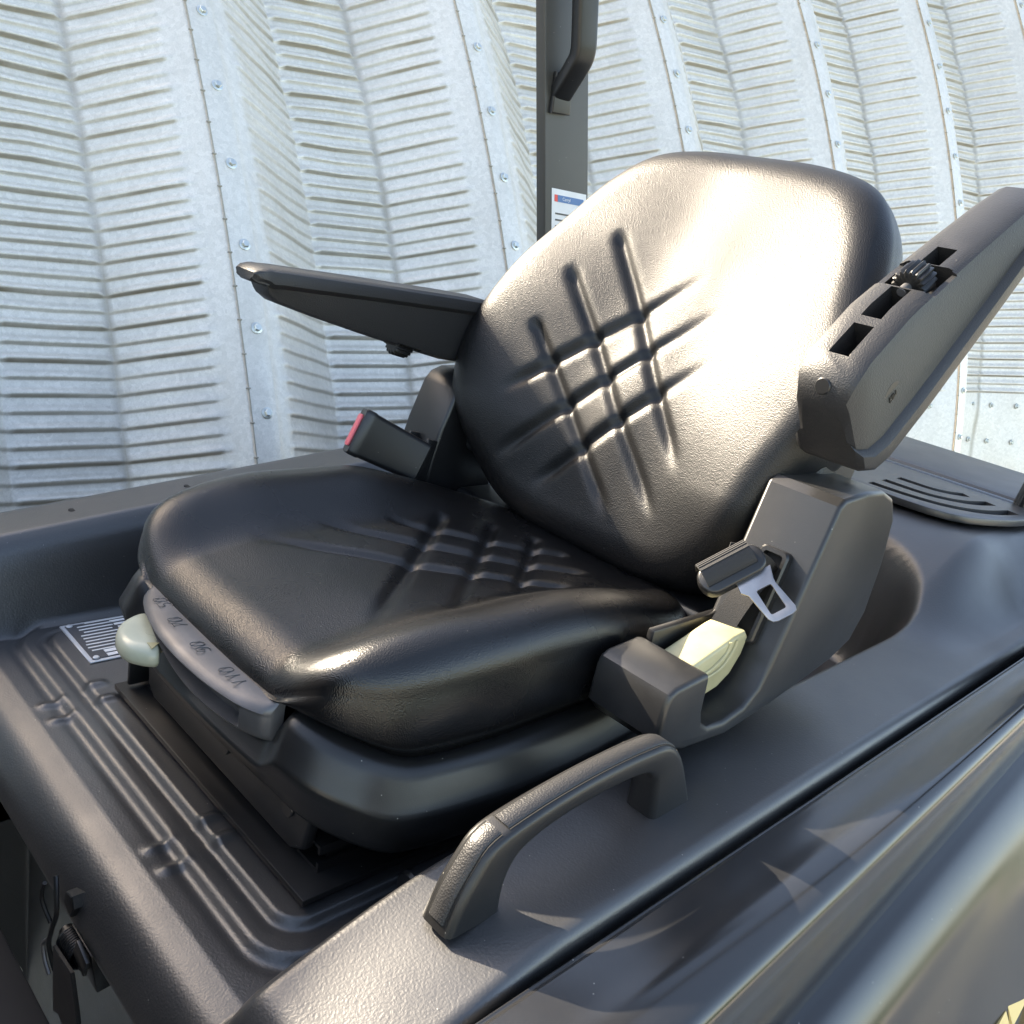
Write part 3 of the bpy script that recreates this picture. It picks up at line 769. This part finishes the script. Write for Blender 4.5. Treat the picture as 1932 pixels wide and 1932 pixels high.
# cream sliding knob under the lever tip
def knob():
    ring = catmull([(-.155, -.016), (-.152, -.034), (-.138, -.052), (-.115, -.064), (-.090, -.064), (-.072, -.052), (-.066, -.040), (-.078, -.034), (-.092, -.024), (-.105, -.010), (-.118, -.002), (-.138, -.004)], 6, closed=True)
    c = np.mean(ring, axis=0); secs = []
    for s, z in ((.80, .1075), (.93, .110), (1.0, .1165), (1.0, .1245), (.96, .1305), (.86, .1345), (.70, .1362), (.35, .1366), (.05, .1366)):
        secs.append([(c[0] + (p[0] - c[0]) * s, c[1] + (p[1] - c[1]) * s, z + .02 * (c[1] - p[1]) * 0) for p in ring])
    M = Matrix.Translation((.040, .000, .042)) @ Matrix.Diagonal((.96, .96, .78, 1))
    secs = [[tuple(M @ Vector(p)) for p in s_] for s_ in secs]
    k = loft('weight_knob', secs, 'cream', seat, sharp=60)
    tri = [(-.084, -.045), (-.070, -.046), (-.0785, -.034)]
    prism('arrow_mark', [(p[0] * .96 + .040, p[1] * .96) for p in tri], (.1364 * .78 + .042), (.1372 * .78 + .042), 'yellowed', k, axis='z', bev=0)
    prism('thumb_mark', [(a[0] - .104 * .96 + .040, a[1] - .028) for a in circle(.008, 18)], (.1364 * .78 + .042), (.1369 * .78 + .042), 'cream', k, axis='z', bev=0)
knob()

# ---------------------------------------------------------------- backrest
BPTS = [(0, -.025), (.103, -.024), (.181, -.006), (.235, .036), (.273, .095), (.293, .165), (.298, .244), (.290, .332), (.259, .425), (.226, .491), (.178, .537), (.098, .558), (0, .562)]
BC = np.array([0, .26])
_t = np.linspace(-.06, .60, 200)
_ang = np.radians(17.8 + 11 * S((_t - .08) / .42))
_yy = .520 + np.cumsum(np.sin(_ang)) * (_t[1] - _t[0]); _zz = .222 - .06 + np.cumsum(np.cos(_ang)) * (_t[1] - _t[0])
_yy -= np.interp(0, _t, _yy) - .516
def back_frame(t):
    a = np.interp(t, _t, _ang)
    return np.interp(t, _t, _yy), np.interp(t, _t, _zz), a
BG = []
BG = [((-.197, .250), (.047, .032)), ((-.188, .340), (.118, .052)), ((-.150, .412), (.125, .120)),
      ((.030, .385), (-.200, .130)), ((.080, .350), (-.178, .040)), ((.105, .280), (-.100, .025))]
def back_d(s, t):
    w = np.interp(t, [p[1] for p in BPTS], [p[0] for p in BPTS])
    ax = np.abs(s) / .290
    bol = .048 * S((ax - .12) / .84) * S((t + .02) / .14) * (1 - .62 * S((t - .24) / .26))
    lum = .012 * np.exp(-((t - .16) / .10) ** 2) * (1 - S(ax / .7))
    d = bol + lum
    for a, b_ in BG:
        q, u = seg_dist(s, t, a, b_)
        tp = S(u / (.07 if a[0] < 0 else .38)) * S((1 - u) / .16)
        d = d - .0072 * np.exp(-(q / .0088) ** 2) * tp
    d = d + .005 * np.exp(-((s + .0) / .11) ** 2 - ((t - .20) / .10) ** 2)
    d = d + .0012 * np.sin(s * 27 + t * 19) * np.sin(t * 22 - s * 11)
    return d
def back_xyz(s, t, d):
    y, z, a = back_frame(t)
    return np.stack([s + .010, y - np.cos(a) * d, z + np.sin(a) * d], -1)
def warp(O):
    s, t = O[:, 0].copy(), O[:, 1]
    b1 = np.exp(-((t - .13) / .10) ** 2); b2 = np.exp(-((t - .16) / .13) ** 2)
    s = np.where(s > 0, s - .034 * b1 * S(s / .2) - .016 * S((t - .26) / .14) * S(s / .2), s - .030 * b2 * S(-s / .2))
    return np.stack([s, t * np.where(t > .3, 1 + .035 * S((t - .3) / .2), 1)], 1)
def backrest():
    n = 460
    O = ring_outline(n, BPTS, BC)
    O = warp(O)
    rad = .046
    ins = np.unique(np.r_[np.linspace(.2775, .05, 140), rad * (1 - np.sin(np.linspace(0, math.pi / 2, 16)))])[::-1]
    rings = []
    for d in ins:
        p = BC + (O - BC) * (1 - d / .2785)
        s, t = p[:, 0], p[:, 1]
        h = back_d(s, t) - rad + np.sqrt(np.maximum(rad ** 2 - np.maximum(0, rad - d) ** 2, 0))
        rings.append(back_xyz(s, t, h))
    s, t = O[:, 0], O[:, 1]
    h0 = back_d(s, t) - rad
    nrm = (O - BC) / np.linalg.norm(O - BC, axis=1)[:, None]
    hb = -.075 - .0 * t
    for k in range(1, 11):
        u = k / 10
        h = h0 + (hb - h0) * u
        off = .002 * math.sin(math.pi * u) - .012 * S((u - .75) / .25)
        rings.append(back_xyz(s + nrm[:, 0] * off, t + nrm[:, 1] * off, h))
    rings.append(back_xyz(s - nrm[:, 0] * .05, t - nrm[:, 1] * .05, np.full_like(s, -.078)))
    P = np.array(rings).transpose(1, 0, 2)
    o = grid('backrest', P, 'vinyl_back', seat, wrap=True, sharp=None)
    bm = bmesh.new(); bm.from_mesh(o.data); bm.verts.ensure_lookup_table(); nv = P.shape[1]
    bm.faces.new([bm.verts[i * nv] for i in range(n)])
    bmesh.ops.recalc_face_normals(bm, faces=bm.faces); bm.to_mesh(o.data); bm.free()
    for p in o.data.polygons: p.use_smooth = True
    # hard plastic shell behind
    n = 200; O = warp(ring_outline(n, BPTS, BC)); s, t = O[:, 0], O[:, 1]
    nrm = (O - BC) / np.linalg.norm(O - BC, axis=1)[:, None]
    rr = []
    for off, h in ((-.05, -.070), (-.014, -.070), (-.008, -.072), (-.006, -.076), (-.006, -.100), (-.010, -.112), (-.03, -.122), (-.12, -.128), (-.2, -.13)):
        rr.append(back_xyz(s + nrm[:, 0] * off, t + nrm[:, 1] * off, np.full_like(s, h)))
    grid('back_shell', np.array(rr).transpose(1, 0, 2), 'plastic', seat, wrap=True, sharp=40)
backrest()
box('seat_frame', (0, .590, .142), (.50, .12, .10), 'black_metal', seat, bev=.01, seg=3)
# lower cover joining the backrest to the near side hinge
box('hinge_cover', (.262, .628, .345), (.05, .10, .23), 'grain_plastic', seat, rot=Matrix.Rotation(-.28, 3, 'X'), bev=.012, seg=3)
box('hinge_cover', (-.262, .628, .345), (.05, .10, .23), 'grain_plastic', seat, rot=Matrix.Rotation(-.28, 3, 'X'), bev=.012, seg=3)

# ---------------------------------------------------------------- armrests (same moulding, one down, one swung up)
def armrest(M, flip, label):
    """local: u along the arm from the pivot, v towards the padded top, w sideways."""
    sgn = -1 if flip else 1
    def X(u, v, w): return M @ Vector((u, v, w * sgn))
    st = [(-.060, .022, -.030, .026), (-.056, .030, -.042, .031), (-.044, .037, -.052, .0345), (-.02, .041, -.058, .0355), (.05, .041, -.056, .0355), (.12, .040, -.046, .0345), (.20, .039, -.033, .0335), (.28, .037, -.019, .0325), (.335, .036, -.008, .031), (.350, .035, .000, .030), (.356, .035, .012, .030), (.362, .034, .013, .0295), (.372, .031, .014, .027), (.377, .027, .017, .023)]
    secs = []
    for u, vt, vb, hw in st:
        lip = .006
        hgt = vt - vb
        vm = max(vb + .004, vt - .022)
        hb = hw - lip if hgt > .03 else hw - .003
        r = min(.007, hgt * .25)
        pts = [(vt, -hw + r), (vt, hw - r), (vt - r * .5, hw - r * .2), (vt - r, hw), (vm + .004, hw), (vm, hw - .003), (vm - .002, hb), (vb + r * 1.6, hb - .002), (vb + r * .5, hb - .004), (vb, hb - .004 - r), (vb, -hb + .004 + r), (vb + r * .5, -hb + .004), (vb + r * 1.6, -hb + .002), (vm - .002, -hb), (vm, -hw + .003), (vm + .004, -hw), (vt - r, -hw), (vt - r * .5, -hw + r * .2)]
        secs.append([X(u, v, w) for v, w in pts])
    o = loft('armrest', secs, 'grain_plastic', seat, sharp=40)
    o['label'] = label
    # slots and the thumbwheel bay in the underside
    def under(u): return np.interp(u, [s_[0] for s_ in st], [s_[2] for s_ in st])
    cs = []
    def slot(u0, u1, w, depth):
        b_ = bmesh.new(); sc = []
        for u in np.linspace(u0, u1, 7):
            vb = under(u)
            sc.append([X(u, vb - .03, -w), X(u, vb - .03, w), X(u, vb + depth, w), X(u, vb + depth, -w)])
        add_loft(b_, sc); cs.append(bmobj('cutter', b_, None))
    slot(-.075, .000, .0085, .030) if False else slot(-.022, .022, .0085, .032)
    slot(.034, .088, .0085, .030)
    slot(.140, .176, .0085, .026)
    slot(.090, .139, .0205, .020)
    slot(.092, .137, .060, .005)
    cut(o, cs)
    # thumbwheel
    vb = under(.112); ax = (X(.13, under(.13), 0) - X(.09, under(.09), 0)).normalized()
    c0 = X(.098, under(.098) + .004, 0)
    q = ax.to_track_quat('Z', 'Y').to_matrix()
    bm = bmesh.new(); nt_ = 18 * 6
    secs = []
    for rr, hh in ((.70, 0), (.93, .0012), (1, .003), (1, .026), (.93, .0285), (.70, .030)):
        sec = []
        for k in range(nt_):
            a = 2 * math.pi * k / nt_; r = .0175 * rr + .0015 * rr * math.cos(18 * a)
            sec.append(c0 + q @ Vector((r * math.cos(a), r * math.sin(a), hh)))
        secs.append(sec)
    add_loft(bm, secs); bmobj('thumbwheel', bm, 'plastic', o, 30)
    cyl('thumbwheel_shaft', c0 - ax * .012, ax, .0055, .056, 'cast_alu', o, 18, .001)
    # pivot cap and rivet
    wout = X(0, 0, 1) - X(0, 0, 0)
    cyl('pivot_cap', X(.004, -.008, .0262), wout, .0165, .0030, 'plastic', o, 32, .001)
    cyl('pivot_ring', X(.004, -.008, .0255), wout, .0185, .0030, 'dark_void', o, 32)
    text('moulded_mark', 'RIM', .008, Matrix.Translation(X(.004, -.008, .0293)) @ (Matrix((X(1, 0, 0) - X(0, 0, 0), (X(0, 1, 0) - X(0, 0, 0)), wout)).transposed()).to_4x4(), 'plastic', o, .0003)
    dn = X(0, -1, 0) - X(0, 0, 0)
    cyl('end_rivet', X(-.050, under(-.050) + .0015, .0), (dn.normalized() * .8 + (X(-1, 0, 0) - X(0, 0, 0)).normalized()), .0085, .0035, 'plastic', o, 20, .001)
    return o
# near one: swung up and back
def arm_M(p, u, v):
    u = Vector(u).normalized(); v = Vector(v); v = (v - u * v.dot(u)).normalized(); w = u.cross(v)
    return basis(p, u, v, w)
armrest(arm_M((.330, .535, .497), (.0, .745, .667), (0, .667, -.745)) @ Matrix.Diagonal((1.06, 1.40, 1.28, 1)), True, 'black moulded armrest swung up, its slotted underside showing')
armrest(arm_M((-.325, .560, .430), (0, -1, .066), (0, .066, 1)), False, 'black moulded armrest lowered, pointing forward')

# ---------------------------------------------------------------- belt housing, near side
HP = [(.285, .163), (.286, .202), (.290, .212), (.300, .217), (.346, .221), (.353, .219), (.355, .213), (.358, .176), (.365, .160), (.380, .151), (.41, .149), (.445, .157), (.466, .174), (.478, .200), (.530, .380), (.540, .388), (.590, .392), (.632, .390), (.664, .378), (.686, .350), (.695, .29), (.692, .225), (.672, .188), (.630, .170), (.585, .160), (.50, .142), (.42, .130), (.34, .136), (.300, .148)]
bh = prism('belt_housing', HP, .258, .351, 'housing_plastic', seat, axis='x', bev=.006, seg=4, sharp=30)
box('housing_wall', (.263, .43, .188), (.010, .13, .076), 'plastic', bh, bev=.003)
# belt exit slot with its raised frame on the sloping front of the tower
fdir = Vector((0, .052, .180)).normalized(); fn = Vector((0, -.180, .052)).normalized()
def tower(x, l, h): return Vector((x, .478, .200)) + fdir * l + fn * h
fr = bmesh.new()
ro, ri = rrect(.036, .110, .007, 4), rrect(.024, .098, .004, 4)
def fring(pts, h): return [tower(.307 + a, .066 + b_, h) for a, b_ in pts]
add_loft(fr, [fring(ro, -.002), fring(ro, .010), fring(rrect(.032, .106, .006, 4), .0125), fring(ri, .0125), fring(ri, -.002)], caps=False)
bmobj('slot_frame', fr, 'plastic', bh)
sb = bmesh.new(); add_loft(sb, [fring(rrect(.0245, .0985, .004, 4), .0005), fring(rrect(.0245, .0985, .004, 4), .0022)]); bmobj('slot_opening', sb, 'dark_void', bh)
# webbing coming out of the slot down into the tongue
V = Vector
def strap(name, path, width_dirs, hw, th, m, parent):
    secs = []
    path = [V(p) for p in path]
    for i, p in enumerate(path):
        t = (path[min(i + 1, len(path) - 1)] - path[max(i - 1, 0)]).normalized()
        w = V(width_dirs[i]); w = (w - t * w.dot(t)).normalized(); nn = t.cross(w)
        secs.append([p + w * hw + nn * th, p - w * hw + nn * th, p - w * hw - nn * th, p + w * hw - nn * th])
    return loft(name, secs, m, parent)
# tongue: orient by three axes (long, short, face normal)
tl = (cr * .885 + cu * .465).normalized()
tn = (cb * .80 + cu * .35 - cr * .30); tn = (tn - tl * tn.dot(tl)).normalized()
ts = tn.cross(tl)
T0 = V((.300, .430, .300))
def TG(a, b_, h): return T0 + tl * a + ts * b_ + tn * h
tb = bmesh.new()
add_loft(tb, [[TG(a, b_, h) for a, b_ in rrect(.076 * k, .034 * k + (k - 1) * .02, .015, 5)] for k, h in ((.94, -.0075), (1, -.0055), (1, .0045), (.97, .0068), (.93, .0078))])
tongue = bmobj('belt_tongue', tb, 'plastic', seat)
prism('tongue_slit', rrect(.060, .004, .0018, 3), .0072, .0082, 'dark_void', tongue, frame=lambda p, h: TG(p[0] - .002, p[1] - .006, h), bev=0)
# webbing wrapped over the bar of the tongue
wp = []
for b_, h in ((-.007, .008), (-.003, .0125), (.006, .0165), (.014, .0155), (.0195, .011), (.022, .004), (.021, -.006)): wp.append((b_, h))
wp = catmull(wp, 5)
bm = bmesh.new()
secs = []
for i, (b_, h) in enumerate(wp):
    secs.append([TG(-.031, b_, h), TG(.027, b_, h), TG(.027, b_ * .97, h - .0018), TG(-.031, b_ * .97, h - .0018)])
add_loft(bm, secs)
for k in range(5):
    a = .010 * 0
    i = int(len(wp) * (.40 + .09 * k)) if int(len(wp) * (.40 + .09 * k)) < len(wp) else len(wp) - 1
    b_, h = wp[i]
    add_sweep(bm, [TG(-.0305, b_, h + .0003), TG(.0265, b_, h + .0003)], circle(.0007, 6))
bmobj('webbing_loop', bm, 'web', tongue)
# steel tongue plate with its window
tp = [(-.020, -.012), (.028, -.012), (.020, -.030), (.0185, -.036), (.0185, -.074), (.016, -.080), (.010, -.082), (-.010, -.082), (-.016, -.080), (-.0185, -.074), (-.0185, -.036), (-.024, -.028)]
tp = [(a * .85 + .014 - .10 * (b_ + .012), b_ * .82 - .004) for a, b_ in tp]
tpl = prism('tongue_plate', tp, -.0015, .0015, 'steel', tongue, frame=lambda p, h: TG(p[0], p[1], h - .001), bev=.0007, seg=2)
cb_ = bmesh.new()
win = rrect(.0175, .030, .002, 2)
add_prism(cb_, [(a + .0185, b_ - .0475) for a, b_ in win], -.01, .01, frame=lambda p, h: TG(p[0], p[1], h))
cut(tpl, [bmobj('cutter', cb_, None)])
strap('webbing', catmull([TG(0, .016, -.006), V((.300, .462, .300)), V((.304, .488, .285)), V((.307, .500, .262)), V((.307, .512, .262))], 6), [tl] * 6 * 4 + [tl] * 1, .022, .0007, 'web', seat)
strap('webbing', catmull([V((.300, .505, .295)), V((.296, .478, .262)), V((.292, .458, .225)), V((.292, .448, .190))], 6), [(.9, .3, .2)] * 20, .014, .0007, 'web', seat)

# ---------------------------------------------------------------- yellowed adjuster handle lying in the tray
def paddle():
    pl = [(.358, .186), (.362, .198), (.374, .206), (.446, .226), (.466, .229), (.474, .221), (.470, .200), (.456, .178), (.436, .166), (.405, .160), (.374, .162), (.360, .172)]
    o = prism('recline_handle', pl, .276, .318, 'yellowed', seat, axis='x', bev=.004, seg=3, sharp=35)
    # moulded ribs on the outer side
    for k in (.0, .012):
        sweep('moulded_rib', catmull([(.3186, .366, .186 + k * .6), (.3186, .40, .186 + k * .6), (.3186, .430 - k, .193 + k * .5), (.3186, .446 - k, .210), (.3186, .449 - k, .222)], 6), circle(.0018, 8), 'yellowed', o)
paddle()

# ---------------------------------------------------------------- far side: belt anchor tower and buckle
FP = [(.505, .16), (.515, .255), (.525, .30), (.545, .360), (.556, .374), (.575, .382), (.63, .384), (.66, .360), (.67, .28), (.64, .18)]
at_ = prism('buckle_tower', [(y - .030, z - .022) for y, z in FP], -.345, -.262, 'plastic', seat, axis='x', bev=.006, seg=3)
box('tower_slot', (-.286, .480, .205), (.034, .02, .085), 'dark_void', at_, rot=Matrix.Rotation(-.2, 3, 'X'), bev=.002)
for xx in (-.265, -.308): box('slot_lip', (xx, .474, .215), (.006, .02, .10), 'plastic', at_, rot=Matrix.Rotation(-.2, 3, 'X'), bev=.002)
bl = (cr * -.80 + cu * .40 + cb * .42).normalized(); bnm = (cb * .93 + cr * .2 - cu * .1); bnm = (bnm - bl * bnm.dot(bl)).normalized(); bs = bnm.cross(bl)
B0 = V((-.275, .415, .252))
def BK(a, b_, h): return B0 + (bl * a + bs * b_ + bnm * h) * 1.18
bb = bmesh.new()
add_loft(bb, [[BK(a, b_, h) for b_, h in rrect(w, th, .0055, 4)] for a, w, th in ((-.045, .046, .018), (-.042, .052, .024), (.034, .058, .026), (.037, .060, .028), (.047, .060, .028), (.050, .057, .025))])
bk = bmobj('belt_buckle', bb, 'plastic', seat)
prism('release_button', rrect(.042, .0165, .003, 3), .0495, .0525, 'red_plastic', bk, frame=lambda p, h: BK(h, p[0], p[1] - .001), bev=.0012, seg=2)
